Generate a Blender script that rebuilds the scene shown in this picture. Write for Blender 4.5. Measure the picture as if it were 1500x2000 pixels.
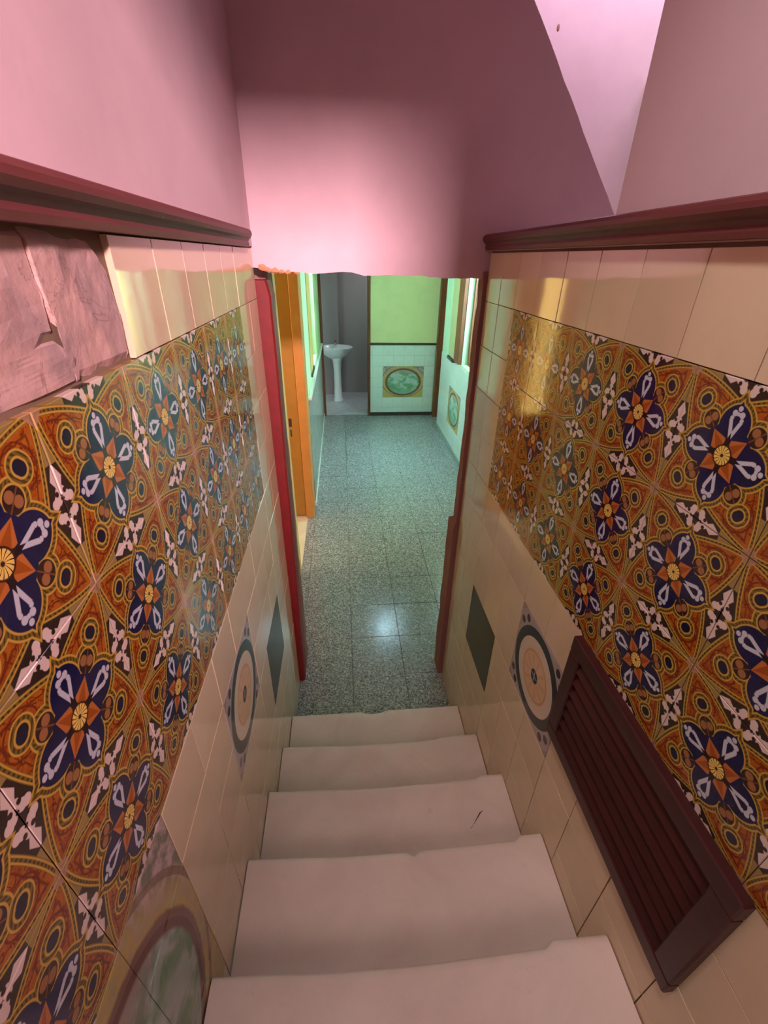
import bpy, bmesh, math, random
from mathutils import Matrix, Vector, noise
random.seed(7)
for o in list(bpy.data.objects): bpy.data.objects.remove(o)
scene = bpy.context.scene
COL = scene.collection

# ------------------------------------------------------------------ camera
F_PX, PITCH, YAW, ROLL, EYE = 870.4, .5184, .0952, .0189, 2.0862
def make_camera():
    cp, sp, cy, sy = math.cos(PITCH), math.sin(PITCH), math.cos(YAW), math.sin(YAW)
    fwd = Vector((sy*cp, cy*cp, -sp)); right = Vector((cy, -sy, 0)); up = right.cross(fwd)
    cr, sr = math.cos(ROLL), math.sin(ROLL)
    r = cr*right + sr*up; u = -sr*right + cr*up
    m = Matrix.Identity(4)
    for i in range(3):
        m[i][0], m[i][1], m[i][2] = r[i], u[i], -fwd[i]
    m[2][3] = EYE
    cd = bpy.data.cameras.new('camera'); cd.sensor_fit = 'HORIZONTAL'; cd.sensor_width = 36
    cd.lens = F_PX*36/1500; cd.clip_start = .02
    c = bpy.data.objects.new('camera', cd); COL.objects.link(c); c.matrix_world = m
    scene.camera = c
make_camera()

# ------------------------------------------------------------------ light, exposure
vs = scene.view_settings
vs.view_transform = 'Standard'; vs.look = 'None'; vs.gamma = 1; vs.use_curve_mapping = False
vs.exposure = 0.0
w = bpy.data.worlds.new('sky'); scene.world = w; w.use_nodes = True
w.node_tree.nodes['Background'].inputs[0].default_value = (.62, .86, .80, 1)
w.node_tree.nodes['Background'].inputs[1].default_value = 1.6

def area(name, loc, target, sx, sy, energy, col, spread=180):
    l = bpy.data.lights.new(name, 'AREA'); l.shape = 'RECTANGLE'; l.size = sx; l.size_y = sy
    l.energy = energy; l.color = col; l.spread = math.radians(spread)
    o = bpy.data.objects.new(name, l); COL.objects.link(o); o.location = loc
    o.rotation_euler = (Vector(target)-Vector(loc)).to_track_quat('-Z', 'Y').to_euler()
    return o
# landing behind the camera: a high window to the right rear, plus an added soft fill light
area('landing_window_light', (.70, -1.95, 3.10), (-.05, 1.7, 2.0), .24, .22, 25, (1, .63, .69), 50)
area('landing_fill_light', (.0, -1.3, 3.30), (.1, -.7, 1.0), .5, .9, 17, (1, .77, .70))  # added ambient fill for the stair, no real opening above
area('stair_fill_light', (-.20, .25, 3.37), (.47, .38, 2.1), .14, .6, 9, (1, .90, .86), 66)  # added fill for the upper right wall and right side of the steps
# upper stair well on the right, daylight from a high window
area('upper_stair_window_light', (1.25, 2.16, 3.55), (1.25, 2.42, 2.4), 1.3, .30, 21, (1, .76, .95))
# corridor windows
area('corridor_left_window_light', (-.62, 5.1, 1.75), (1.3, 5.0, .9), .66, 1.1, 68, (.58, .95, .98))
area('corridor_right_window_light', (1.66, 4.6, 1.75), (0, 4.9, .7), .8, 1.1, 74, (.62, .96, .95))
# fill light added to lift the dim bathroom, no window there
area('bathroom_fill_light', (.86, 7.3, 2.2), (-.3, 7.4, .4), .5, .4, 9, (.95, .92, 1))
# sun-filled side room
area('side_room_window_light', (-1.95, 2.95, 1.9), (-.4, 3.2, .6), 1.0, 1.5, 44, (1, .80, .46))

# ------------------------------------------------------------------ helpers
XL, XR = -.2893, .5173          # glazed faces of the stair walls
YH = 1.755                      # face of the wall with the doorway
def tag(o, label=None, cat=None, group=None, kind=None):
    if label: o['label'] = label
    if cat: o['category'] = cat
    if group: o['group'] = group
    if kind: o['kind'] = kind
    return o
def link(name, me, mat=None, parent=None, loc=None):
    o = bpy.data.objects.new(name, me); COL.objects.link(o)
    if mat and me and not me.materials: me.materials.append(mat)
    if parent: o.parent = parent
    if loc: o.location = loc
    return o
def empty(name, loc=(0, 0, 0)):
    o = bpy.data.objects.new(name, None); COL.objects.link(o); o.location = loc; o.empty_display_size = .1
    return o
def mesh(name, v, f, smooth=False):
    me = bpy.data.meshes.new(name); me.from_pydata(v, [], f); me.validate(); me.update()
    bm = bmesh.new(); bm.from_mesh(me); bmesh.ops.recalc_face_normals(bm, faces=bm.faces); bm.to_mesh(me); bm.free()
    if smooth:
        for p in me.polygons: p.use_smooth = True
    return me
def box_mesh(name, x0, x1, y0, y1, z0, z1, bevel=0, seg=1):
    bm = bmesh.new()
    vs_ = [bm.verts.new((x, y, z)) for x in (x0, x1) for y in (y0, y1) for z in (z0, z1)]
    for q in ((0, 1, 3, 2), (4, 6, 7, 5), (0, 4, 5, 1), (2, 3, 7, 6), (0, 2, 6, 4), (1, 5, 7, 3)):
        bm.faces.new([vs_[i] for i in q])
    bmesh.ops.recalc_face_normals(bm, faces=bm.faces)
    if bevel: bmesh.ops.bevel(bm, geom=bm.edges[:], offset=bevel, segments=seg, affect='EDGES')
    me = bpy.data.meshes.new(name); bm.to_mesh(me); bm.free(); return me
def box(name, x0, x1, y0, y1, z0, z1, mat, parent=None, bevel=0, seg=1):
    return link(name, box_mesh(name, x0, x1, y0, y1, z0, z1, bevel, seg), mat, parent)
def prism(name, poly, fn0, fn1, mat=None, parent=None):
    """poly of 2d points; fn0/fn1 turn (a,b) into the two 3d caps"""
    n = len(poly)
    v = [fn0(a, b) for a, b in poly] + [fn1(a, b) for a, b in poly]
    f = [tuple(range(n)), tuple(range(2*n-1, n-1, -1))] + [(i, (i+1) % n, n+(i+1) % n, n+i) for i in range(n)]
    return link(name, mesh(name, v, f), mat, parent)
def lathe(name, prof, mat, parent, seg=32, sx=1, sy=1, loc=(0, 0, 0)):
    v, f = [], []
    for r, z in prof:
        for k in range(seg):
            a = 2*math.pi*k/seg; v.append((r*math.cos(a)*sx, r*math.sin(a)*sy, z))
    for i in range(len(prof)-1):
        for k in range(seg):
            f.append((i*seg+k, i*seg+(k+1) % seg, (i+1)*seg+(k+1) % seg, (i+1)*seg+k))
    f.append(tuple(range(seg))[::-1]); f.append(tuple(range((len(prof)-1)*seg, len(prof)*seg)))
    return link(name, mesh(name, v, f, True), mat, parent, loc)

# ------------------------------------------------------------------ node maths
class G:
    def __init__(s, name, rough=.5, spec=.5, coat=0):
        s.m = bpy.data.materials.new(name); s.m.use_nodes = True
        s.t = s.m.node_tree; s.b = s.t.nodes['Principled BSDF']
        s.b.inputs['Roughness'].default_value = rough
        s.b.inputs['Specular IOR Level'].default_value = spec
        s.b.inputs['Coat Weight'].default_value = coat; s.b.inputs['Coat Roughness'].default_value = .06
    def n(s, t, **k):
        nd = s.t.nodes.new(t)
        for a, b in k.items(): setattr(nd, a, b)
        return nd
    def put(s, sock, v):
        if isinstance(v, X): s.t.links.new(v.s, sock)
        elif hasattr(v, 'is_output'): s.t.links.new(v, sock)
        elif sock.type == 'RGBA' and not isinstance(v, (int, float)): sock.default_value = (*v[:3], 1)
        else: sock.default_value = v
    def op(s, o, *a, clamp=False):
        nd = s.n('ShaderNodeMath', operation=o, use_clamp=clamp)
        for i, v in enumerate(a): s.put(nd.inputs[i], v)
        return X(s, nd.outputs[0])
    def coord(s, kind='Object'):
        return s.n('ShaderNodeTexCoord').outputs[kind]
    def xyz(s, sock):
        nd = s.n('ShaderNodeSeparateXYZ'); s.t.links.new(sock, nd.inputs[0])
        return [X(s, nd.outputs[i]) for i in range(3)]
    def noise(s, co, scale, detail=3, rough=.55, dist=0):
        nd = s.n('ShaderNodeTexNoise'); s.put(nd.inputs['Vector'], co)
        nd.inputs['Scale'].default_value = scale; nd.inputs['Detail'].default_value = detail
        nd.inputs['Roughness'].default_value = rough; nd.inputs['Distortion'].default_value = dist
        return X(s, nd.outputs['Fac'])
    def voronoi(s, co, scale, feature='F1', out='Distance'):
        nd = s.n('ShaderNodeTexVoronoi', feature=feature); s.put(nd.inputs['Vector'], co)
        nd.inputs['Scale'].default_value = scale; return nd.outputs[out]
    def mix(s, a, b, f):
        nd = s.n('ShaderNodeMix', data_type='RGBA', clamp_factor=True)
        s.put(nd.inputs[0], f); s.put(nd.inputs[6], a); s.put(nd.inputs[7], b)
        return nd.outputs[2]
    def ramp(s, f, a, b):         # 0..1 from a to b
        nd = s.n('ShaderNodeMapRange', clamp=True)
        s.put(nd.inputs[0], f); nd.inputs[1].default_value = a; nd.inputs[2].default_value = b
        return X(s, nd.outputs[0])
    def rand(s):
        return X(s, s.n('ShaderNodeObjectInfo').outputs['Random'])
    def bump(s, h, strength=.2, dist=.01):
        nd = s.n('ShaderNodeBump'); nd.inputs['Strength'].default_value = strength; nd.inputs['Distance'].default_value = dist
        s.put(nd.inputs['Height'], h); s.t.links.new(nd.outputs[0], s.b.inputs['Normal'])
    def color(s, c): s.put(s.b.inputs['Base Color'], c); return s.m
class X:
    def __init__(s, g, sock): s.g, s.s = g, sock
    def __add__(s, o): return s.g.op('ADD', s, o)
    __radd__ = __add__
    def __sub__(s, o): return s.g.op('SUBTRACT', s, o)
    def __rsub__(s, o): return s.g.op('SUBTRACT', o, s)
    def __mul__(s, o): return s.g.op('MULTIPLY', s, o)
    __rmul__ = __mul__
    def __truediv__(s, o): return s.g.op('DIVIDE', s, o)
    def abs(s): return s.g.op('ABSOLUTE', s)
    def max(s, o): return s.g.op('MAXIMUM', s, o)
    def min(s, o): return s.g.op('MINIMUM', s, o)
    def sqrt(s): return s.g.op('SQRT', s)
    def sin(s): return s.g.op('SINE', s)
    def pow(s, e): return s.g.op('POWER', s, e)
def length(a, b): return (a*a+b*b).sqrt()
AA = .005
def inside(d, aa=AA): return d.g.op('MULTIPLY_ADD', d, -1/aa, .5, clamp=True)
def band(d, lo, hi, aa=AA): return inside((d-(lo+hi)/2).abs()-(hi-lo)/2, aa)

# ------------------------------------------------------------------ materials
def plain(name, col, rough=.6, amt=.12, scale=6, spec=.5, bump=0, bscale=60, coat=0, dark=None):
    g = G(name, rough, spec, coat); co = g.coord()
    n = g.noise(co, scale, 5)
    d = dark or tuple(c*(1-amt*2) for c in col)
    if bump: g.bump(g.noise(co, bscale, 4), bump, .004)
    return g.color(g.mix(d, col, g.ramp(n, .25, .62)))
def plaster(name, col, stain, bump=.25):
    g = G(name, .78, .3); co = g.coord()
    n = g.noise(co, 2.2, 6, .6); n2 = g.noise(co, 14, 5, .6)
    c = g.mix(col, tuple(x*.86 for x in col), g.ramp(n, .45, .7))
    c = g.mix(c, stain, g.ramp(n2, .60, .80)*.35)
    g.bump(g.noise(co, 45, 5, .6)*.6+g.noise(co, 7, 3)*1.2, bump, .006)
    return g.color(c)
def glazed(name, col, var=.08, rough=.06, bumpy=.025):
    g = G(name, rough, .5); co = g.coord()
    n = g.noise(co, 9, 4); r = g.rand()
    c = g.mix(tuple(x*(1-var) for x in col), tuple(min(1, x*(1+var*.6)) for x in col), r)
    c = g.mix(c, tuple(x*.80 for x in col), g.ramp(n, .52, .80)*.5)
    g.bump(g.noise(co, 11, 2), bumpy, .004)
    return g.color(c)
def wood(name, c1, c2, rough=.45, axis='y'):
    g = G(name, rough, .4); co = g.coord()
    mp = g.n('ShaderNodeMapping'); g.put(mp.inputs[0], co)
    mp.inputs['Scale'].default_value = {'y': (30, 2, 30), 'z': (30, 30, 2), 'x': (2, 30, 30)}[axis]
    n = g.noise(mp.outputs[0], 1.0, 5, .6, .6)
    g.bump(n, .2, .003)
    return g.color(g.mix(c1, c2, g.ramp(n, .3, .7)))
def ornate_material():
    g = G('ornate_glaze', .11, .5); co = g.coord()
    x, y, z = g.xyz(co); x = x*5.0; y = y*5.0           # tile of 0.2 -> -0.5..0.5
    ax, ay = x.abs(), y.abs(); a, b = ax.max(ay), ax.min(ay)
    r = length(x, y)
    th = g.op('ARCTAN2', y, x)
    # orange marbling
    n = g.noise(co, 38, 3, .6, 1.6); n2 = g.noise(co, 85, 2, .5, .8)
    OCH = (.50, .30, .050); OLV = (.165, .105, .014); DRK = (.018, .012, .014)
    c = g.mix((.30, .066, .007), (.38, .112, .010), g.ramp(n2, .35, .65))
    c = g.mix(c, (.13, .018, .005), band(n, .515, .560, .03))
    c = g.mix(c, (.20, .035, .006), g.ramp(n, .60, .70)*.6)
    # curls around the eyes
    ed = length(a-.312, b-.300)
    c = g.mix(c, (.14, .024, .006), band(ed+n*.03, .115, .127))
    # lens shapes on the tile edges, with white fleurs
    e = .5-a
    q = (1-b*2).max(0)
    s = e-q.pow(1.65)*.142
    c = g.mix(c, (.11, .016, .005), band(s+n*.05, .088, .100)*.8)
    c = g.mix(c, OLV, inside(s-.034))
    c = g.mix(c, OCH, band(s, .022, .031))
    dots = (b*190).sin()
    c = g.mix(c, DRK, band(s, .006, .020)*g.ramp(dots, .0, .4)*.8)
    c = g.mix(c, OCH, band(s, -.004, .005))
    core = s+.008
    c = g.mix(c, (.27, .185, .06), inside(core))
    c = g.mix(c, (.030, .018, .014), inside((core).max(b-.235)))
    fl = length(e-.062, b-.040)-.028
    fl = fl.min(length(e-.034, b-.052)-.030).min(length(e-.012, b-.092)-.024)
    fl = fl.min((e*1.7+(b-.160).abs()-.078)*.5)
    fl = fl.min(length(e, b-.126)-.024)
    fl = fl.max(.015-length(e-.030, b-.084)).max(.013-length(e-.062, b)).max(.010-length(e, b)).max(.009-length(e-.004, b-.050))
    c = g.mix(c, (.64, .50, .44), inside(fl.max(core+.008)))
    # flower outline
    dv = length(a-.205, b+.0275)-.1525
    dv = dv.min((b-(.374-a)*.62).max(.30-a)*.9)
    dl = length(a-.198, b-.198)-.066
    dF = dv.min(dl).min(r-.22)
    c = g.mix(c, OLV, inside(dF-.046))
    c = g.mix(c, OCH, band(dF, .034, .045))
    dt2 = (th*92).sin()
    c = g.mix(c, DRK, band(dF, .013, .032)*g.ramp(dt2, .1, .5)*.75)
    c = g.mix(c, OCH, band(dF, .001, .012))
    c = g.mix(c, (.010, .010, .055), inside(dF))
    c = g.mix(c, (.008, .008, .03), inside(dv.min(r-.2))*g.ramp(n, .5, .62)*.8)
    # brown lobes
    c = g.mix(c, (.030, .014, .012), inside(dl))
    lb = length(a-.222, b-.180)-.030
    lb2 = (a-b).abs()-.006
    c = g.mix(c, (.29, .125, .045), inside(lb.min(length(a-.178, b-.206)-.022)))
    c = g.mix(c, (.16, .06, .03), inside(dl.max(lb2)))
    # white fleurs inside the petals
    wf = length(a-.290, b-.030)-.021
    wf = wf.min(length(a-.326, b)-.018).min((a-.290).abs().max(b)-.012)
    wf = wf.min(length(a-.256, b-.040)-.015)
    wf = wf.min((b-(a-.13)*.36).abs().max((a-.185).abs()-.045)-.015)
    c = g.mix(c, (.50, .50, .55), inside(wf))
    # central star: orange kites on the diagonals, dark spikes on the axes
    dd = (a+b)*.7071; ee = (a-b)*.7071
    kite = (ee-(.205-dd)*.62).max(ee-dd*.62)
    c = g.mix(c, (.44, .135, .028), inside(kite.max(r-.215)))
    c = g.mix(c, (.30, .072, .010), inside((ee-(.19-dd)*.30).max(r-.195)))
    spike = (b-(.165-a)*.30)
    c = g.mix(c, (.016, .007, .008), inside(spike.max(r-.165)))
    c = g.mix(c, (.040, .012, .010), inside(r-.077))
    pw = (th*7+r*26).sin()
    c = g.mix(c, (.74, .52, .12), inside(r-.066)*g.ramp(pw.abs(), .28, .40)*g.ramp(r, .010, .016))
    # eyes in the corners
    c = g.mix(c, OLV, inside(ed-.082))
    c = g.mix(c, OCH, band(ed, .072, .082))
    c = g.mix(c, DRK, band(ed, .052, .070)*g.ramp(((a-.312)*150+(b-.3)*150).sin(), -.2, .3)*.7)
    c = g.mix(c, OCH, band(ed, .038, .050))
    c = g.mix(c, (.010, .010, .030), inside(ed-.037))
    # worn glaze at the corners
    c = g.mix(c, (.36, .21, .12), inside((.92-(a+b))*.7)*.8)
    g.bump(g.noise(co, 14, 2), .12, .004)
    return g.color(c)
def medallion_material():
    g = G('medallion_glaze', .12, .5); co = g.coord()
    x, y, z = g.xyz(co); x = x/.3; y = y/.3
    r = length(x, y); th = g.op('ARCTAN2', y, x); ax, ay = x.abs(), y.abs(); a, b = ax.max(ay), ax.min(ay)
    n = g.noise(co, 60, 3)
    c = g.mix((.44, .36, .34), (.34, .27, .27), n)
    c = g.mix(c, (.045, .02, .03), inside(length(a-.425, b-.335)-.040))
    c = g.mix(c, (.32, .25, .20), inside(.90-(a+b)))
    c = g.mix(c, (.018, .020, .022), inside(r-.475))
    c = g.mix(c, (.66, .53, .40), inside(r-.375))
    c = g.mix(c, (.60, .33, .15), inside(r-.262))
    c = g.mix(c, (.70, .46, .28), inside(r-.235))
    rays = (th*10).sin()
    c = g.mix(c, (.60, .34, .16), band(r, .08, .22)*g.ramp(rays, .3, .8)*.6)
    c = g.mix(c, (.028, .03, .04), inside(r-.072))
    c = g.mix(c, (.45, .45, .48), inside(b-.008)*inside(r-.062)*.7)
    return g.color(c)
def picture_material():
    g = G('picture_glaze', .2, .3); co = g.coord('UV')
    x, y, z = g.xyz(co)
    u = (x-.5)*2; v = (y-.5)*2; r = length(u, v)
    n = g.noise(co, 7, 5, .6, .4); n2 = g.noise(co, 18, 3, .6); n3 = g.noise(co, 4.5, 4, .6, .6)
    c = g.mix((.50, .35, .09), (.36, .29, .13), g.ramp(n2, .35, .65))
    cor = g.ramp(u.abs()+v*1.0, 1.25, 1.6)
    c = g.mix(c, g.mix((.16, .17, .12), (.50, .36, .34), g.ramp(n2, .42, .6)), cor)
    c = g.mix(c, (.16, .085, .05), band(length(u, v-.08), 1.02, 1.07)*.7)
    c = g.mix(c, (.125, .042, .026), inside(r-.92+n2*.06, .03))
    c = g.mix(c, (.22, .12, .08), band(r, .84, .89)*.6)
    sky = g.mix((.12, .28, .13), (.40, .50, .44), g.ramp(n3+v*.12, .42, .58))
    sky = g.mix(sky, (.16, .24, .17), g.ramp(n, .56, .68)*.8)
    sky = g.mix(sky, (.34, .26, .22), g.ramp(v+n2*.6, .78, 1.05))
    sky = g.mix(sky, (.24, .36, .30), g.ramp(v*-1.0+n*.5, .62, .9)*.7)
    c = g.mix(c, sky, inside(r-.78, .03))
    return g.color(c)
def terrazzo_material():
    g = G('terrazzo', .16, .5)
    va = g.n('ShaderNodeVectorMath', operation='ADD'); g.put(va.inputs[0], g.coord()); g.put(va.inputs[1], g.n('ShaderNodeObjectInfo').outputs['Location']); co = va.outputs[0]
    cell, _, _ = g.xyz(g.voronoi(co, 110, out='Color'))
    c2, _, _ = g.xyz(g.voronoi(co, 210, out='Color'))
    n = g.noise(co, 1.3, 4)
    c = g.mix((.19, .20, .205), (.34, .355, .36), g.ramp(cell, .1, .9))
    c = g.mix(c, (.52, .54, .54), g.ramp(cell, .88, .92)*.8)
    c = g.mix(c, (.065, .07, .075), g.ramp(c2, .74, .78)*.9)
    c = g.mix(c, (.46, .48, .47), g.ramp(c2, .15, .11)*.8)
    c = g.mix(c, (.24, .25, .25), g.ramp(n, .58, .78)*.4)
    g.put(g.b.inputs['Roughness'], g.noise(co, 6, 4)*.18+.09)
    g.bump(g.noise(co, 12, 3), .03, .003)
    return g.color(c)
def marble_material():
    g = G('step_marble', .38, .45); co = g.coord()
    n = g.noise(co, 3.5, 6, .6, .8); n2 = g.noise(co, 22, 5, .65)
    c = g.mix((.72, .585, .535), (.62, .49, .445), g.ramp(n, .40, .70))
    c = g.mix(c, (.40, .30, .25), band(g.noise(co, 5, 4, .6, 1.8), .495, .502, .012)*.10)
    c = g.mix(c, (.36, .25, .20), g.ramp(n2, .66, .80)*.35)
    g.bump(n2*.5+n*1.5, .16, .004)
    return g.color(c)
def stone_material():
    g = G('bare_stone', .85, .25); co = g.coord()
    n = g.noise(co, 13, 6, .6, .3); n2 = g.noise(co, 60, 5, .6)
    c = g.mix((.52, .33, .29), (.36, .245, .235), g.ramp(n, .38, .62))
    c = g.mix(c, (.60, .46, .42), g.ramp(n2, .60, .75)*.4)
    c = g.mix(c, (.16, .09, .08), band(g.noise(co, 6, 5, .6, .6), .497, .501, .008)*.7)
    g.bump(n*.8+n2*.35, .35, .008)
    return g.color(c)

M = dict(
    pink=plaster('pink_plaster', (.62, .45, .48), (.52, .37, .39), .08),
    pinkw=plaster('pink_plaster_upper', (.66, .48, .54), (.60, .42, .47), .08),
    broken=plaster('broken_brick', (.55, .24, .13), (.25, .12, .09), .8),
    mauve=plaster('raw_mauve_plaster', (.30, .13, .11), (.16, .08, .07), .5),
    cream=glazed('cream_glaze', (.64, .50, .335), .06),
    grout=plain('grout', (.22, .14, .09), .9, .15),
    cement=plain('cement', (.30, .21, .18), .9, .15),
    ornate=ornate_material(), medal=medallion_material(), pic=picture_material(),
    dark=glazed('dark_olive_glaze', (.055, .047, .022), .1, .25),
    terrazzo=terrazzo_material(), marble=marble_material(), stone=stone_material(),
    fgrout=plain('floor_grout', (.12, .125, .125), .9),
    rail=wood('maroon_wood', (.145, .030, .027), (.085, .018, .018), .5),
    vent=wood('dark_maroon_wood', (.055, .011, .011), (.032, .007, .008), .38),
    red=plain('red_paint', (.17, .006, .006), .6, .12, 20, bump=.1),
    orange=plain('orange_paint', (.50, .215, .040), .42, .08, 12),
    ochre=plain('ochre_door_paint', (.33, .16, .016), .42, .08, 12),
    lime=plaster('lime_green_paint', (.62, .63, .31), (.55, .56, .28), .1),
    mint=plaster('mint_paint', (.50, .68, .46), (.42, .56, .4), .1),
    wtile=glazed('white_wall_glaze', (.66, .74, .66), .03, .12, .05),
    gtile=glazed('grey_green_wall_glaze', (.30, .36, .32), .10, .14, .08),
    brown=wood('brown_wood', (.16, .045, .012), (.09, .024, .008), .45, 'z'),
    black=plain('dark_trim_paint', (.030, .022, .018), .5),
    yellow=plain('yellow_shutter_paint', (.46, .32, .09), .45, .06),
    olive=plain('olive_shutter_paint', (.36, .36, .16), .5, .06),
    bath=glazed('bathroom_grey_glaze', (.30, .28, .29), .08, .3, .06),
    bathf=plain('bathroom_floor_tile', (.55, .56, .58), .3, .12, 10),
    ceramic=plain('white_ceramic', (.74, .78, .80), .10, .02),
    chrome=plain('tap_metal', (.5, .5, .5), .2, .05),
    warm=plaster('warm_side_room_paint', (.80, .56, .22), (.70, .46, .18), .1),
    sidefloor=plain('side_room_floor', (.72, .62, .45), .35, .08),
    white=plain('white_ceiling_paint', (.74, .74, .70), .8),
    metal=plain('dark_lock_metal', (.03, .02, .02), .4),
)
M['greenshade'] = plaster('shaded_green_paint', (.30, .42, .20), (.25, .36, .18), .1)  # darker green: the shade on the far left pier put into its colour
g = G('added_yellow_glow', .3); g.b.inputs['Emission Color'].default_value = (1, .68, .20, 1); g.b.inputs['Emission Strength'].default_value = 3.6  # emission of the panel added in the orange door
M['glow'] = g.color((.7, .5, .1))
M['wbed'] = plain('white_tile_bed', (.50, .56, .50), .9)
M['gbed'] = plain('grey_tile_bed', (.20, .25, .22), .9)
M['dark'].node_tree.nodes['Principled BSDF'].inputs['Specular IOR Level'].default_value = .16
M['chrome'].node_tree.nodes['Principled BSDF'].inputs['Metallic'].default_value = 1
def glass_material():
    g = G('window_glass', .02, .5); g.b.inputs['Transmission Weight'].default_value = 1
    g.b.inputs['IOR'].default_value = 1.02
    return g.color((.92, 1, .96))
M['glass'] = glass_material()

# ------------------------------------------------------------------ tiles
ORI = {'L': Matrix(((0, 0, 1), (1, 0, 0), (0, 1, 0))),      # left wall, faces +x
       'R': Matrix(((0, 0, -1), (-1, 0, 0), (0, 1, 0))),    # right wall, faces -x
       'B': Matrix(((1, 0, 0), (0, 0, -1), (0, 1, 0))),     # far wall, faces the camera
       'F': Matrix(((1, 0, 0), (0, 1, 0), (0, 0, 1)))}
CACHE = {}
def tile_mesh(x0, x1, y0, y1, t, ch, mat, uv=None):
    key = (round(x0, 4), round(x1, 4), round(y0, 4), round(y1, 4), t, ch, mat.name)
    if uv is None and key in CACHE: return CACHE[key]
    v = [(x0, y0, -t), (x1, y0, -t), (x1, y1, -t), (x0, y1, -t), (x0, y0, -ch), (x1, y0, -ch), (x1, y1, -ch), (x0, y1, -ch),
         (x0+ch, y0+ch, 0), (x1-ch, y0+ch, 0), (x1-ch, y1-ch, 0), (x0+ch, y1-ch, 0)]
    f = [(0, 1, 5, 4), (1, 2, 6, 5), (2, 3, 7, 6), (3, 0, 4, 7), (4, 5, 9, 8), (5, 6, 10, 9), (6, 7, 11, 10), (7, 4, 8, 11), (8, 9, 10, 11)]
    me = bpy.data.meshes.new('tile'); me.from_pydata(v, [], f); me.update(); me.materials.append(mat)
    if uv:
        ul = me.uv_layers.new(name='UVMap')
        for lp in me.loops:
            p = me.vertices[lp.vertex_index].co
            ul.data[lp.index].uv = (uv[0]+(p.x-x0)/(x1-x0)*(uv[2]-uv[0]), uv[1]+(p.y-y0)/(y1-y0)*(uv[3]-uv[1]))
    else: CACHE[key] = me
    return me
def tile(name, parent, ori, centre, w_, h_, mat, gap=.0020, t=.009, ch=.0006, clip=None, uv=None, tilt=.0025, depth=.0006):
    """clip = (x0,x1,y0,y1) in local tile units when the tile is cut"""
    x0, x1, y0, y1 = clip or (-w_/2, w_/2, -h_/2, h_/2)
    me = tile_mesh(x0+gap/2, x1-gap/2, y0+gap/2, y1-gap/2, t, ch, mat, uv)
    o = bpy.data.objects.new(name, me); COL.objects.link(o); o.parent = parent
    m = ORI[ori].to_4x4()
    j = Matrix.Rotation(random.uniform(-tilt, tilt), 4, 'X') @ Matrix.Rotation(random.uniform(-tilt, tilt), 4, 'Y')
    o.matrix_local = Matrix.Translation(Vector(centre)) @ m @ Matrix.Translation((0, 0, random.uniform(-depth, depth))) @ j
    return o

RUN, RISE, Y0 = .2678, .1735, 1.404
def stair_z(y):
    if y > Y0: return 0
    return RISE*(int((Y0-y)/RUN)+1)
ROWS = [.007+.15*k for k in range(15)]           # horizontal joints
COLS = [-.07+.15*k for k in range(13)]           # vertical joints, last one at 1.73
ZT0, ZT1 = 1.357, 1.957                           # ornate band

def stair_wall(side):
    L = side == 'L'
    xf = XL if L else XR; s = -1 if L else 1
    name = 'wall_left' if L else 'wall_right'
    yb = -2.4 if L else -.5
    xs = sorted((xf+s*.0085, xf+s*.13))
    w_ = box(name, xs[0], xs[1], yb, 1.74, -.05, 2.112, M['grout'])
    tag(w_, ('tiled lower stair wall with ornate orange band on the side with the missing tiles' if L
             else 'tiled lower stair wall with ornate orange band on the side with the louvred vent'), 'wall', kind='structure')
    # ornate tiles
    for r in range(3):
        for c in range(-3, 5):
            tile('ornate_tile', w_, side, (xf, .43+.2*c+.1, ZT0+.2*r+.1), .2, .2, M['ornate'], gap=.0013)
    def free(y, z):
        if ZT0-.01 < z < ZT1 and y < 1.43: return False
        if 1.13 < y < 1.43 and .607 < z < .907: return False
        if .68 < y < .98 and .907 < z < 1.207: return False
        if L and z > ZT1 and y < .68: return False
        if L and y < .38 and .757 < z < ZT0: return False
        if not L and .23 < y < .68 and 1.057 < z < ZT0: return False
        return True
    for r in range(14):
        for c in range(12):
            y, z = COLS[c]+.075, ROWS[r]+.075
            if not free(y, z) or z+.075 < stair_z(y+.07)-.01: continue
            tile('cream_tile', w_, side, (xf, y, z), .15, .15, M['cream'])
    tile('dark_inset_tile', w_, side, (xf, 1.28, .757), .3, .3, M['dark'])
    tile('medallion_tile', w_, side, (xf, .83, 1.057), .3, .3, M['medal'])
    return w_
wl = stair_wall('L'); wr = stair_wall('R')

# picture of a framed oval on the near left wall, cut into tiles
for i in range(3):
    for j in range(4):
        tile('picture_tile', wl, 'L', (XL, -.07+.15*i+.075, .757+.15*j+.075), .15, .15, M['pic'], gap=.0004,
             uv=(i/3, j/4, (i+1)/3, (j+1)/4))
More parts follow.
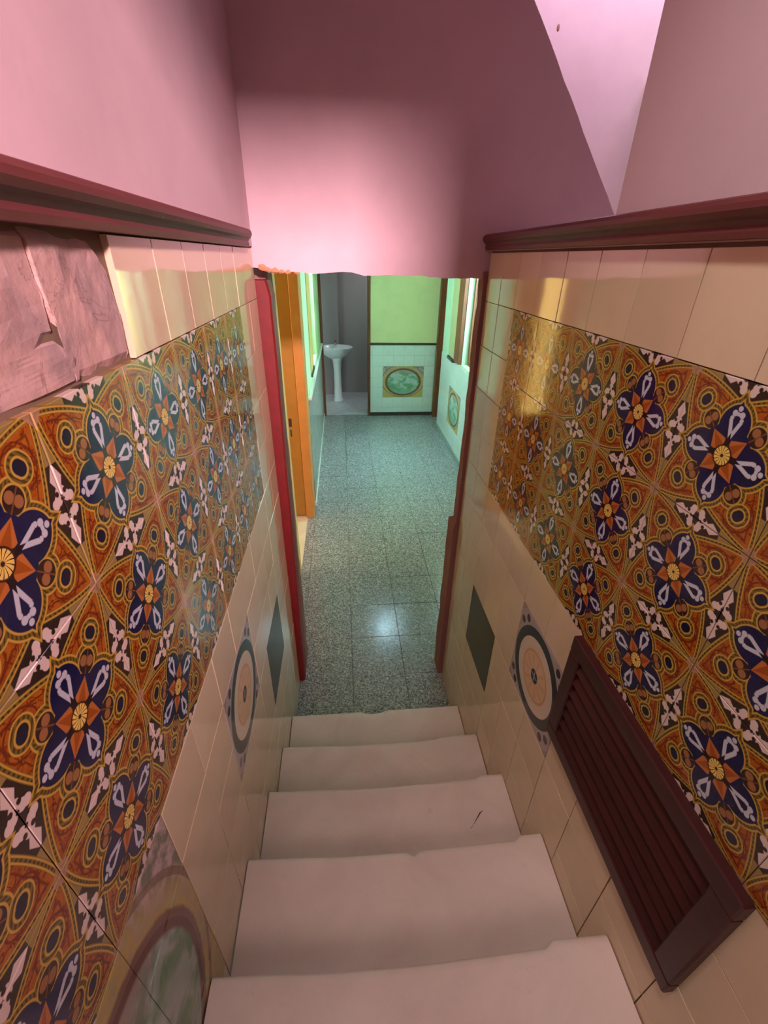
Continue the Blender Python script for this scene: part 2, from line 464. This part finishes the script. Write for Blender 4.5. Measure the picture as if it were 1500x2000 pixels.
# bare stone where tiles have come off
def rough_slab(name, parent, poly, x0, amp, mat, nx=26, seed=0):
    """irregular piece on the left wall: poly in (y,z), front face displaced towards +x"""
    ys = [p[0] for p in poly]; zs = [p[1] for p in poly]
    bm = bmesh.new(); vs_ = [bm.verts.new((x0, a, b)) for a, b in poly]; bm.faces.new(vs_)
    bmesh.ops.triangulate(bm, faces=bm.faces[:])
    bmesh.ops.subdivide_edges(bm, edges=bm.edges[:], cuts=3, use_grid_fill=True)
    bmesh.ops.subdivide_edges(bm, edges=bm.edges[:], cuts=2, use_grid_fill=True)
    for v in bm.verts:
        bnd = v.is_boundary
        d = noise.fractal(Vector((v.co.y*14+seed, v.co.z*14, seed)), 1, 2, 4)*amp
        v.co.x += d - (.006 if bnd else 0)
        if bnd:
            v.co.y += noise.noise(Vector((v.co.y*60, v.co.z*60, seed+3)))*.004
            v.co.z += noise.noise(Vector((v.co.y*60, v.co.z*60, seed+9)))*.003
    ext = bmesh.ops.extrude_face_region(bm, geom=bm.faces[:])
    for e_ in ext['geom']:
        if isinstance(e_, bmesh.types.BMVert): e_.co.x = x0-.02
    bmesh.ops.recalc_face_normals(bm, faces=bm.faces)
    me = bpy.data.meshes.new(name); bm.to_mesh(me); bm.free()
    return link(name, me, mat, parent)
rough_slab('stone', wl, [(.06, 1.960), (.528, 1.959), (.540, 1.985), (.513, 2.008), (.516, 2.045), (.512, 2.106), (.30, 2.107), (.06, 2.107)], XL-.006, .004, M['stone'], seed=1)
rough_slab('stone', wl, [(.531, 1.959), (.668, 1.958), (.668, 2.02), (.664, 2.075), (.640, 2.100), (.514, 2.107), (.518, 2.05), (.520, 2.024), (.562, 2.000), (.543, 1.985)], XL-.004, .003, M['stone'], seed=5)

# upper plaster walls of the stair
tag(box('wall_left_upper', XL-.13, XL, -2.4, YH+.02, 2.112, 3.4, M['pink']), 'plain pink plaster wall above the rail on the side with missing tiles', 'wall', kind='structure')
tag(box('wall_right_upper', XR, XR+.13, -.5, .96, 2.112, 3.4, M['pink']), 'mauve pink plaster wall above the rail ending at an upright edge', 'wall', kind='structure')
tag(box('wall_right_parapet', XR+.002, XR+.13, .96, YH+.1, 2.112, 2.163, M['pink']), 'low plaster ledge behind the wooden rail below the bright gap', 'wall', kind='structure')

tag(box('wall_right_light_block', XR, XR+.13, .96, YH, 2.78, 3.4, M['pink']), 'unseen plaster block added over the gap to hold back light', 'wall', kind='structure')  # added out of view, keeps steep light from the upper well off the header
# chair rails
def rail(name, side, y1, label):
    s = 1 if side == 'L' else -1; xf = XL if side == 'L' else XR
    zb = 2.108 if side == 'L' else 2.114
    prof = [(-.004, 0), (.016, 0), (.018, .008), (.016, .014), (.020, .020), (.025, .024), (.029, .031), (.029, .038), (.025, .044), (.016, .047), (-.004, .048)]
    v, f = [], []
    ys = [-1.2, y1-.008, y1-.002, y1]; sc = [1, 1, .96, .86]
    n = len(prof)
    for yy, k in zip(ys, sc):
        for a, b in prof:
            aa = a if a < 0 else a*k
            v.append((xf+s*aa, yy, zb+.024+(b-.024)*k))
    for i in range(len(ys)-1):
        for k in range(n): f.append((i*n+k, i*n+(k+1) % n, (i+1)*n+(k+1) % n, (i+1)*n+k))
    f += [tuple(range(n)), tuple(range((len(ys)-1)*n, len(ys)*n))]
    o = link(name, mesh(name, v, f), M['rail']); tag(o, label, 'trim', kind='structure'); return o
rail('trim_1', 'L', 1.605, 'moulded maroon wooden rail above the missing tiles and bare stone')
rail('trim_2', 'R', 1.752, 'moulded maroon wooden rail under the bright pink wedge of wall')

# ------------------------------------------------------------------ louvred vent
vt = empty('vent_grille', (XR, .447, 1.195)); tag(vt, 'dark maroon wooden louvred vent set in the tiled stair wall', 'vent')
def vpart(name, y0, y1, z0, z1, x0, x1, bev=.003):
    o = box(name, x0, x1, y0-.447, y1-.447, z0-1.195, z1-1.195, M['vent'], vt, bev); return o
Va, Vb, Vc, Vd = .205, .690, 1.030, 1.360
vpart('frame_rail', Va, Vb, Vd-.042, Vd, -.019, .004)
vpart('frame_rail', Va, Vb, Vc, Vc+.036, -.019, .004)
vpart('frame_stile', Vb-.040, Vb, Vc+.036, Vd-.042, -.0188, .004)
vpart('frame_stile', Va, Va+.042, Vc+.036, Vd-.042, -.0188, .004)
vpart('back_panel', Va+.03, Vb-.03, Vc+.03, Vd-.03, .0035, .0075, 0).data.materials[0] = M['metal']
nsl = 7; z0s, z1s = Vc+.036, Vd-.042; pit = (z1s-z0s)/nsl
for k in range(nsl):
    zc = z0s+pit*(k+.5)-1.195
    a = pit*.40
    poly = [(-.016, -a), (-.012, -a-.004), (.0025, a-.003), (-.0015, a+.001)]
    prism('slat', poly, lambda p, q: (p, Va+.042-.447, zc+q), lambda p, q: (p, Vb-.040-.447, zc+q), M['vent'], vt)

# ------------------------------------------------------------------ staircase
st = empty('staircase', (0, 0, 0)); tag(st, 'worn pale marble staircase leading down between the tiled walls', 'staircase')
def tread(k):
    yf = Y0-RUN*k; z = RISE*(k+1); yb = yf-RUN-.03 if k < 7 else yf-RUN
    n = 42; pts = []
    xa, xb = XL+.0025, XR-.0025
    cut = {0: 9, 1: .36, 2: .425, 3: .43, 4: .40}.get(k, .42)
    for i in range(n+1):
        x = xa+(xb-xa)*i/n
        wv = noise.noise(Vector((x*7, k*3.7, 0)))*.0015+noise.noise(Vector((x*40, k*3.7, 5)))*.0008
        wear = 0
        if k and x < cut:
            wear = .010+.004*math.exp(-((x-.12)/.22)**2)
            wear *= min(1, (x-xa)/.25)
        if k == 0: wear = .014*max(0, 1-((x-.10)/.055)**2)**.5 if abs(x-.10) < .055 else 0
        if k == 3: wear += .010*max(0, 1-abs(x-.152)/.012)
        if k == 3 and .425 < x < .45: wear += .012
        pts.append((x, yf-wear+wv*.7, wear))
    # cross-section, rounded nosing: (offset back from edge, drop)
    sec = [(.012, -.032), (.003, -.028), (0, -.018), (.002, -.008), (.007, -.002), (.018, 0), (.06, 0), (.14, 0)]
    v, f = [], []; m = len(sec)+2
    for i, (x, ye, wr) in enumerate(pts):
        for a, b in sec:
            sag = -.0025*math.exp(-((x-.1)/.22)**2)*math.exp(-(a/.09)**2) if k else 0
            v.append((x, ye-a, z+b+sag))
        v.append((x, yb, z)); v.append((x, yb, z-.032))
    for i in range(n):
        for j in range(m):
            f.append((i*m+j, i*m+(j+1) % m, (i+1)*m+(j+1) % m, (i+1)*m+j))
    f += [tuple(range(m)), tuple(range(n*m, (n+1)*m))]
    o = link('tread', mesh('tread', v, f), M['marble'], st)
    for p in o.data.polygons: p.use_smooth = len(p.vertices) == 4
    o.data.set_sharp_from_angle(angle=.9)
    box('riser', XL+.003, XR-.003, yf-.040, yf-.022, max(0, z-RISE)+.0005, z-.031, M['marble'], st)
for k in range(8): tread(k)
# crack scar on the third tread from the foot
prism('crack', [(.36, .70), (.365, .702), (.405, .742), (.418, .752), (.402, .744), (.37, .708)], lambda a, b: (a, b, RISE*3+.0004), lambda a, b: (a, b, RISE*3-.002), M['metal'], st)

# ------------------------------------------------------------------ floor
fl = box('floor', -.36, 1.45, 1.0, 6.66, -.09, -.009, M['fgrout']); tag(fl, 'grey speckled terrazzo tile floor of the corridor', 'floor', kind='structure')
for i in range(-2, 5):
    for j in range(-2, 16):
        x0, x1 = .007+.3*i, .007+.3*(i+1); y0, y1 = 2.055+.3*j, 2.055+.3*(j+1)
        cx, cy = (x0+x1)/2, (y0+y1)/2
        cl = (max(x0, -.36)-cx, min(x1, 1.44)-cx, max(y0, 1.3)-cy, min(y1, 6.62)-cy)
        if cl[1]-cl[0] < .02 or cl[3]-cl[2] < .02: continue
        tile('floor_tile', fl, 'F', (cx, cy, 0), .3, .3, M['terrazzo'], gap=.0022, ch=.0008, clip=cl, tilt=.0015, depth=.0004)

# ------------------------------------------------------------------ wall with the doorway
def header():
    rnd = random.Random(3)
    bottom = []
    n = 70
    for i in range(n+1):
        x = XL-.02 + (XR+.03-XL+.02)*i/n
        z = 2.040-.012*i/n + noise.noise(Vector((x*14, 1.3, 0)))*.010+noise.noise(Vector((x*55, 4, 0)))*.0035
        if x < -.18: z += .010*(1-(x-XL)/.11)
        bottom.append((x, z))
    poly = bottom + [(XR+.03, 2.12), (1.03, 2.12), (.93, 2.240)]
    e0, e1 = Vector((.93, 2.240)), Vector((.566, 2.721))
    for t in range(1, 26):
        p = e0+(e1-e0)*t/12; poly.append((p.x+noise.noise(Vector((t*1.7, 2, 0)))*.004, p.y+noise.noise(Vector((t*1.9, 7, 0)))*.003))
    poly += [(XL-.02, 3.5)]
    o = prism('wall_header', poly, lambda a, b: (a, YH, b), lambda a, b: (a, YH+.16, b+(.014 if b < 2.1 else 0)), M['pink'])
    tag(o, 'pink plaster wall above the doorway with a ragged broken lower edge', 'wall', kind='structure')
    # broken plaster lumps along the edge
    for (x, z, s_) in ((-.262, 2.052, .012), (-.243, 2.046, .010), (-.222, 2.044, .011), (-.200, 2.042, .009), (-.178, 2.040, .008), (-.150, 2.039, .007)):
        bm = bmesh.new(); bmesh.ops.create_icosphere(bm, subdivisions=2, radius=s_)
        for v in bm.verts:
            v.co *= 1+.45*noise.noise(v.co*140+Vector((x*50, z, 0))); v.co.x *= 1.5; v.co.y *= .6
        me = bpy.data.meshes.new('plaster_lump'); bm.to_mesh(me); bm.free()
        link('plaster_lump', me, M['broken'], o, (x, YH+.004, z))
header()
def jamb(name, x_in, x_out, y0, y1, ztop, label, seed, mat, lower=0):
    """rough strip of raw plaster in the door reveal, ragged far edge"""
    v, f = [], []; n = 60; s = 1 if x_in > x_out else -1
    for i in range(n+1):
        z = ztop*i/n
        w1 = noise.noise(Vector((z*6, seed, 0)))*.016+noise.noise(Vector((z*22, seed, 3)))*.006
        xi = x_in+s*(.010 if (lower and z < 1.02) else 0)+s*noise.noise(Vector((z*9, seed, 8)))*.004
        yy = y1+w1+(.05 if (lower and z < 1.02) else 0)
        v += [(xi, y0, z), (xi, yy, z), (x_out, yy, z), (x_out, y0, z)]
    for i in range(n):
        for k in range(4): f.append((i*4+k, i*4+(k+1) % 4, (i+1)*4+(k+1) % 4, (i+1)*4+k))
    f += [(0, 1, 2, 3), tuple(n*4+k for k in range(4))]
    o = link(name, mesh(name, v, f), mat); tag(o, label, 'door jamb', kind='structure'); return o
jamb('trim_3', .505, .66, 1.742, 1.80, 2.05, 'raw mauve plaster door jamb with ragged edge beside the olive inset tile', 2.2, M['mauve'], 1)
jamb('trim_4', -.262, -.40, 1.845, 1.975, 2.06, 'raw mauve plaster door reveal behind the red painted post', 6.1, M['mauve'])
def red_post():
    v, f = [], []; n = 40
    for i in range(n+1):
        t = i/n; z = 2.012*t
        xr_ = -.262+.020*t+noise.noise(Vector((z*5, 9, 0)))*.0025
        if t > .985: xr_ -= .012
        v += [(XL-.02, 1.748, z), (xr_-.006, 1.748, z), (xr_, 1.756, z), (xr_, 1.86, z), (XL-.02, 1.86, z)]
    for i in range(n):
        for k in range(5): f.append((i*5+k, i*5+(k+1) % 5, (i+1)*5+(k+1) % 5, (i+1)*5+k))
    f += [tuple(range(5)), tuple(n*5+k for k in range(5))]
    o = link('door_1', mesh('door_post', v, f), M['red']); tag(o, 'red painted door post at the foot of the stairs', 'door frame', kind='structure')
red_post()

# ------------------------------------------------------------------ upper stair well on the right
YU = 2.45
tag(box('wall_upper_far', -.42, 3.2, YU, YU+.12, 2.1, 5.0, M['pinkw']), 'bright pink far wall seen in the wedge above the rail', 'wall', kind='structure')
tag(box('wall_upper_side', 2.5, 2.62, -.38, YU, 2.0, 5.0, M['pinkw']), 'pink side wall of the upper stair well beyond the rail', 'wall', kind='structure')
tag(box('wall_upper_near', XR+.13, 2.5, -.5, -.38, 1.38, 5.0, M['pinkw']), 'pink near wall of the upper stair well behind the right wall', 'wall', kind='structure')
tag(box('wall_upper_left', -.54, -.42, YH+.16, YU, 2.1, 5.0, M['pinkw']), 'pink left wall of the upper stair well behind the doorway wall', 'wall', kind='structure')
tag(box('floor_upper', XR+.14, 2.5, -.38, YH+.16, 1.98, 2.1, M['marble']), 'landing floor of the upper stair well beyond the rail', 'floor', kind='structure')
tag(box('floor_upper_far', -.42, 2.5, YH+.165, YU, 2.1, 2.2, M['marble']), 'raised floor at the foot of the bright pink far wall', 'floor', kind='structure')
tag(box('ceiling_upper', -.54, 2.62, -.5, YU+.12, 5.0, 5.1, M['pinkw']), 'high pink ceiling of the upper stair well', 'ceiling', kind='structure')

for cx_, cz_ in ((.90, 2.90), (1.345, 2.305)):
    bm = bmesh.new(); bmesh.ops.create_icosphere(bm, subdivisions=2, radius=.011)
    for v in bm.verts: v.co.y *= .25; v.co.x *= .55; v.co *= 1+.3*noise.noise(v.co*200)
    me = bpy.data.meshes.new('chip'); bm.to_mesh(me); bm.free()
    link('chip', me, M['mauve'], bpy.data.objects['wall_upper_far'], (cx_, YU, cz_))

# ceiling over the flight, added shading beam and landing behind the camera
tag(box('ceiling', XL-.13, XR+.13, -.5, YH, 3.4, 3.5, M['pink']), 'pink plaster ceiling above the descending stairs', 'ceiling', kind='structure')
tag(box('ceiling_landing', XL-.13, 1.5, -2.52, -.5, 3.4, 3.5, M['pink']), 'pink plaster ceiling over the landing behind the viewer', 'ceiling', kind='structure')
tag(box('shading_beam', XL, XR, -.62, -.5, 2.815, 3.4, M['pink']), 'unseen pink beam added to shade the wall above the doorway', 'beam', kind='structure')  # added behind the camera to shape the shadow on the header
tag(box('wall_landing', XL-.13, 1.5, -2.52, -2.4, 1.2, 3.4, M['pink']), 'pink plaster wall closing the landing behind the viewer', 'wall', kind='structure')
tag(box('wall_landing_side', 1.38, 1.5, -2.4, -.5, 1.2, 3.4, M['pink']), 'pink plaster side wall of the landing behind the viewer', 'wall', kind='structure')
tag(box('floor_landing', XL, 1.38, -2.4, -.74, 1.28, 1.388, M['marble']), 'pale marble landing floor behind the viewer', 'floor', kind='structure')

# ------------------------------------------------------------------ corridor shell
YB = 6.60; XCL, XCR = -.30, 1.32; ZC = 2.75
ZR = [.05, .125, .275, .425, .575, .725, .875, 1.02]
def wainscot(parent, ori, fixed, joints, mat, skip=None):
    bed = M['gbed'] if mat is M['gtile'] else M['wbed']
    a0, a1 = joints[0], joints[-1]
    if ori == 'B': box('tile_bed', a0, a1, fixed+.0065, fixed+.012, ZR[0], ZR[-1], bed, parent)
    else:
        s_ = -1 if ori == 'L' else 1
        xs = sorted((fixed+s_*.0055, fixed+s_*.0068)); box('tile_bed', xs[0], xs[1], a0, a1, ZR[0], ZR[-1], bed, parent)
    for p, q in zip(joints, joints[1:]):
        for u, v in zip(ZR, ZR[1:]):
            a, z = (p+q)/2, (u+v)/2
            if skip and skip[0] < a < skip[1] and skip[2] < z < skip[3]: continue
            c = (a, fixed, z) if ori == 'B' else (fixed, a, z)
            tile('wall_tile', parent, ori, c, q-p, v-u, mat, gap=.0014, t=.005, ch=.0008, tilt=.0012)
def picture(parent, ori, fixed, a0, a1, z0, z1, ni, nj):
    for i in range(ni):
        for j in range(nj):
            a, z = a0+(a1-a0)/ni*(i+.5), z0+(z1-z0)/nj*(j+.5)
            c = (a, fixed, z) if ori == 'B' else (fixed, a, z)
            u = (i/ni, (i+1)/ni) if ori != 'R' else (1-(i+1)/ni, 1-i/ni)
            tile('picture_tile', parent, ori, c, (a1-a0)/ni, (z1-z0)/nj, M['pic'], gap=.0010, t=.005, ch=.0008, uv=(u[0], j/nj, u[1], (j+1)/nj), tilt=.001)
# far wall
wb = box('wall_back', .39, 1.60, YB+.007, YB+.12, -.02, ZC, M['lime']); tag(wb, 'lime green far corridor wall above white tiles with an oval picture', 'wall', kind='structure')
wainscot(wb, 'B', YB, [.39, .425]+[.575+.15*k for k in range(6)], M['wtile'], (.575, 1.175, .275, .725))
picture(wb, 'B', YB-.001, .575, 1.175, .275, .725, 4, 3)
tag(box('trim_5', .39, 1.335, YB-.014, YB+.008, 1.018, 1.046, M['black'], None, .002), 'thin black trim strip over the white tiles of the far wall', 'trim', kind='structure')
tag(box('baseboard_back', .39, 1.335, YB-.012, YB+.008, 0, .05, M['black'], None, .002), 'low black skirting under the white tiles of the far wall', 'baseboard', kind='structure')
bp = empty('door_2', (1.38, YB-.04, 0)); tag(bp, 'tall brown wooden door frame at the right end of the far wall', 'door frame', kind='structure')
box('post', -.047, .045, -.06, .045, 0, 2.3, M['brown'], bp, .004)
box('head', -.047, .30, -.06, .045, 2.3, 2.38, M['brown'], bp, .004)
box('hinge', .040, .056, -.068, -.058, 1.80, 1.84, M['black'], bp, .002)
# bathroom doorway frame
bf = empty('door_3', (.045, YB, 0)); tag(bf, 'dark brown frame of the open bathroom doorway', 'door frame', kind='structure')
box('post', -.345, -.312, -.02, .12, 0, 2.1, M['brown'], bf, .003)
box('post', .313, .348, -.02, .12, 0, 2.1, M['brown'], bf, .003)
box('head', -.345, .348, -.02, .12, 2.1, 2.15, M['brown'], bf, .003)
tag(box('wall_back_lintel', -.5, .39, YB+.007, YB+.12, 2.15, ZC, M['lime']), 'lime green wall above the bathroom doorway', 'wall', kind='structure')
# left corridor wall with a window
wcl = empty('wall_corridor_left', (0, 0, 0)); tag(wcl, 'mint green corridor wall with grey green tiles below, beside the orange door', 'wall', kind='structure')
WL = (4.76, 5.44, 1.10, 2.30)
xa, xb = XCL-.16, XCL
box('pier', xa, xb, 3.80, WL[0], -.02, ZC, M['mint'], wcl)
box('pier', xa, xb, WL[1], YB+.12, -.02, ZC, M['greenshade'], wcl)
box('pier', xa, xb, WL[0], WL[1], -.02, WL[2], M['mint'], wcl)
box('pier', xa, xb, WL[0], WL[1], WL[3], ZC, M['mint'], wcl)
wainscot(wcl, 'L', XCL+.007, [3.80+.15*k for k in range(19)]+[6.56], M['gtile'])
tag(box('trim_6', XCL-.001, XCL+.030, 3.79, 6.57, 1.022, 1.046, M['wtile'], None, .004), 'white sloping-topped edge strip over the grey green corridor tiles', 'trim', kind='structure')
tag(box('baseboard_left', XCL, XCL+.014, 3.79, 6.57, 0, .05, M['wtile'], None, .002), 'pale skirting under the grey green corridor tiles', 'baseboard', kind='structure')
def window(name, x0, x1, W, label, fm):
    e_ = empty(name, ((x0+x1)/2, (W[0]+W[1])/2, W[2])); tag(e_, label, 'window', kind='structure')
    cx, cy, cz = e_.location
    def p(n, a0, a1, c0, c1, d0, d1, mt): box(n, a0-cx, a1-cx, c0-cy, c1-cy, d0-cz, d1-cz, mt, e_)
    xm = (x0+x1)/2
    p('frame', xm-.02, xm+.02, W[0], W[0]+.04, W[2], W[3], fm); p('frame', xm-.02, xm+.02, W[1]-.04, W[1], W[2], W[3], fm)
    p('frame', xm-.0195, xm+.0195, W[0]+.04, W[1]-.04, W[2], W[2]+.04, fm); p('frame', xm-.0195, xm+.0195, W[0]+.04, W[1]-.04, W[3]-.04, W[3], fm)
    p('pane', xm-.003, xm+.003, W[0]+.04, W[1]-.04, W[2]+.04, W[3]-.04, M['glass'])
    return e_
window('window_1', xa, xb, WL, 'bright window in the mint corridor wall beyond the orange door', M['yellow'])
sh = empty('window_shutter', (XCL, 4.52, 1.13)); tag(sh, 'yellow painted shutter leaf folded against the mint wall', 'shutter')
box('leaf', .0005, .006, -.21, .21, 0, 1.2, M['yellow'], sh, .001)
box('sill_bracket', .0005, .016, -.20, .20, -.035, -.005, M['black'], sh, .002)
# right corridor wall with a window
wcr = empty('wall_corridor_right', (0, 0, 0)); tag(wcr, 'mint green corridor wall with white tiles and a second oval picture', 'wall', kind='structure')
WR = (4.10, 5.04, 1.06, 2.30)
box('pier', XCR, XCR+.16, WR[1], 6.10, -.02, ZC, M['mint'], wcr)
box('pier', XCR, XCR+.16, 1.95, WR[0], -.02, ZC, M['mint'], wcr)
box('pier', XCR, XCR+.16, WR[0], WR[1], -.02, WR[2], M['mint'], wcr)
box('pier', XCR, XCR+.16, WR[0], WR[1], WR[3], ZC, M['mint'], wcr)
wainscot(wcr, 'R', XCR-.007, [3.40+.15*k for k in range(19)], M['wtile'], (4.90, 5.50, .275, .725))
picture(wcr, 'R', XCR-.0075, 4.90, 5.50, .275, .725, 4, 3)
tag(box('baseboard_right', XCR-.012, XCR, 3.4, 6.10, 0, .05, M['gtile'], None, .002), 'grey skirting under the white tiles of the right corridor wall', 'baseboard', kind='structure')
window('window_2', XCR, XCR+.16, WR, 'bright window in the right corridor wall beside the brown upright', M['brown'])
sh2 = empty('window_shutter', (XCR-.020, 5.42, 1.06)); tag(sh2, 'olive shutter leaf with a brown edge post folded against the right corridor wall', 'shutter')
box('leaf', -.014, .016, -.14, .17, .01, 1.25, M['olive'], sh2, .003)
box('edge_post', -.022, .018, -.37, -.145, 0, 1.25, M['brown'], sh2, .003)
box('sill_bracket', -.028, .018, -.12, .18, -.030, .006, M['black'], sh2, .002)
# remaining shell of the corridor
tag(box('ceiling_corridor', -.46, 1.70, YU+.12, YB+.2, ZC, ZC+.1, M['white']), 'pale ceiling of the corridor', 'ceiling', kind='structure')
tag(box('wall_corridor_near', .66, 1.48, 1.83, 1.95, -.02, 2.1, M['mint']), 'mint wall beside the doorway on the corridor side', 'wall', kind='structure')
tag(box('wall_corridor_end', 1.48, 1.60, 5.0, YB+.12, -.02, ZC, M['warm']), 'wall behind the brown door frame at the corridor end', 'wall', kind='structure')

# ------------------------------------------------------------------ side room on the left, orange door
tag(box('floor_side', -2.0, -.36, 1.95, 4.2, -.09, 0, M['sidefloor']), 'pale sunlit floor of the side room below the orange door', 'floor', kind='structure')
tag(box('wall_side_near', -2.0, -.40, 1.86, 1.98, -.02, ZC, M['warm']), 'warm painted near wall of the side room', 'wall', kind='structure')
tag(box('wall_side_far', -2.0, -.46, 3.80, 3.92, -.02, ZC, M['warm']), 'warm painted far wall of the side room behind the orange door', 'wall', kind='structure')
tag(box('wall_side_left', -2.12, -2.0, 1.86, 3.92, -.02, ZC, M['warm']), 'warm painted outer wall of the side room', 'wall', kind='structure')
tag(box('ceiling_side', -2.12, -.46, 1.86, 3.92, ZC, ZC+.1, M['white']), 'ceiling of the sunlit side room', 'ceiling', kind='structure')
tag(box('wall_side_corner', -.50, -.36, 1.98, 2.80, -.02, ZC, M['warm']), 'short warm painted wall between the doorway and the side room opening', 'wall', kind='structure')
od = empty('door_4', (-.375, 3.60, 0)); tag(od, 'orange painted door with a dark keyhole beside its orange post', 'door', kind='structure')
box('post', .004, .075, -.035, .20, 0, 2.4, M['orange'], od, .004)
box('door_leaf', -.72, 0, 0, .04, .012, 2.2, M['ochre'], od, .003)
pn = box('glow_panel', -.255, -.108, -.0015, .002, .95, 2.08, M['glow'], od)  # added glowing panel, hidden from view, gives the right tiles their yellow reflection
box('lock_plate', -.082, -.058, -.004, .001, .86, .93, M['metal'], od, .001)
box('keyhole', -.076, -.064, -.0035, .001, .775, .835, M['metal'], od, .001)

# ------------------------------------------------------------------ bathroom
tag(box('floor_bathroom', -1.2, .9, YB+.06, 8.0, -.09, .004, M['bathf']), 'pale tiled bathroom floor under the washbasin', 'floor', kind='structure')
tag(box('wall_bathroom_back', -1.2, .9, 7.95, 8.07, -.02, ZC, M['bath']), 'grey bathroom wall behind the washbasin', 'wall', kind='structure')
tag(box('wall_bathroom_pier', -1.2, -.055, 7.80, 7.95, -.02, ZC, M['bath']), 'lighter boxed-out grey bathroom pier left of the corner line', 'wall', kind='structure')
tag(box('wall_bathroom_left', -1.32, -1.2, YB, 8.07, -.02, ZC, M['bath']), 'grey left side wall of the bathroom', 'wall', kind='structure')
tag(box('wall_bathroom_right', .9, 1.02, YB+.12, 8.07, -.02, ZC, M['bath']), 'grey right side wall of the bathroom', 'wall', kind='structure')
tag(box('ceiling_bathroom', -1.32, 1.02, YB+.12, 8.07, ZC, ZC+.1, M['bath']), 'dim ceiling of the bathroom', 'ceiling', kind='structure')
wb_ = empty('washbasin', (-.09, 7.42, .004)); tag(wb_, 'white ceramic pedestal washbasin in the dim bathroom', 'washbasin')
def basin():
    seg = 40
    prof = [(.05, .66), (.12, .69), (.20, .745), (.25, .80), (.268, .835), (.272, .850), (.262, .856), (.250, .852), (.235, .835), (.20, .79), (.12, .755), (.02, .748)]
    lathe('bowl', prof, M['ceramic'], wb_, seg, 1.0, .80, (-.02, 0, 0))
    ped = [(.105, 0), (.10, .02), (.078, .06), (.068, .25), (.070, .50), (.085, .64), (.12, .70)]
    lathe('pedestal', ped, M['ceramic'], wb_, 28, .85, .85)
    tp = empty('tap', (-.02, .17, .852)); tp.parent = wb_
    lathe('tap_body', [(.018, 0), (.016, .05), (.012, .07)], M['chrome'], tp, 14)
    box('tap_spout', -.008, .008, -.10, .0, .05, .066, M['chrome'], tp, .003)
basin()

# ------------------------------------------------------------------ corridor ceiling lamp
lp = empty('ceiling_lamp', (.55, 4.9, ZC)); tag(lp, 'square white ceiling lamp panel in the corridor', 'lamp')
box('lamp_body', -.17, .17, -.17, .17, -.05, 0, M['white'], lp, .004)
g = G('lamp_diffuser', .4); g.b.inputs['Emission Color'].default_value = (.50, .82, 1, 1); g.b.inputs['Emission Strength'].default_value = 30
g.color((.8, .9, .95))
box('diffuser', -.15, .15, -.15, .15, -.062, -.048, g.m, lp, .003)
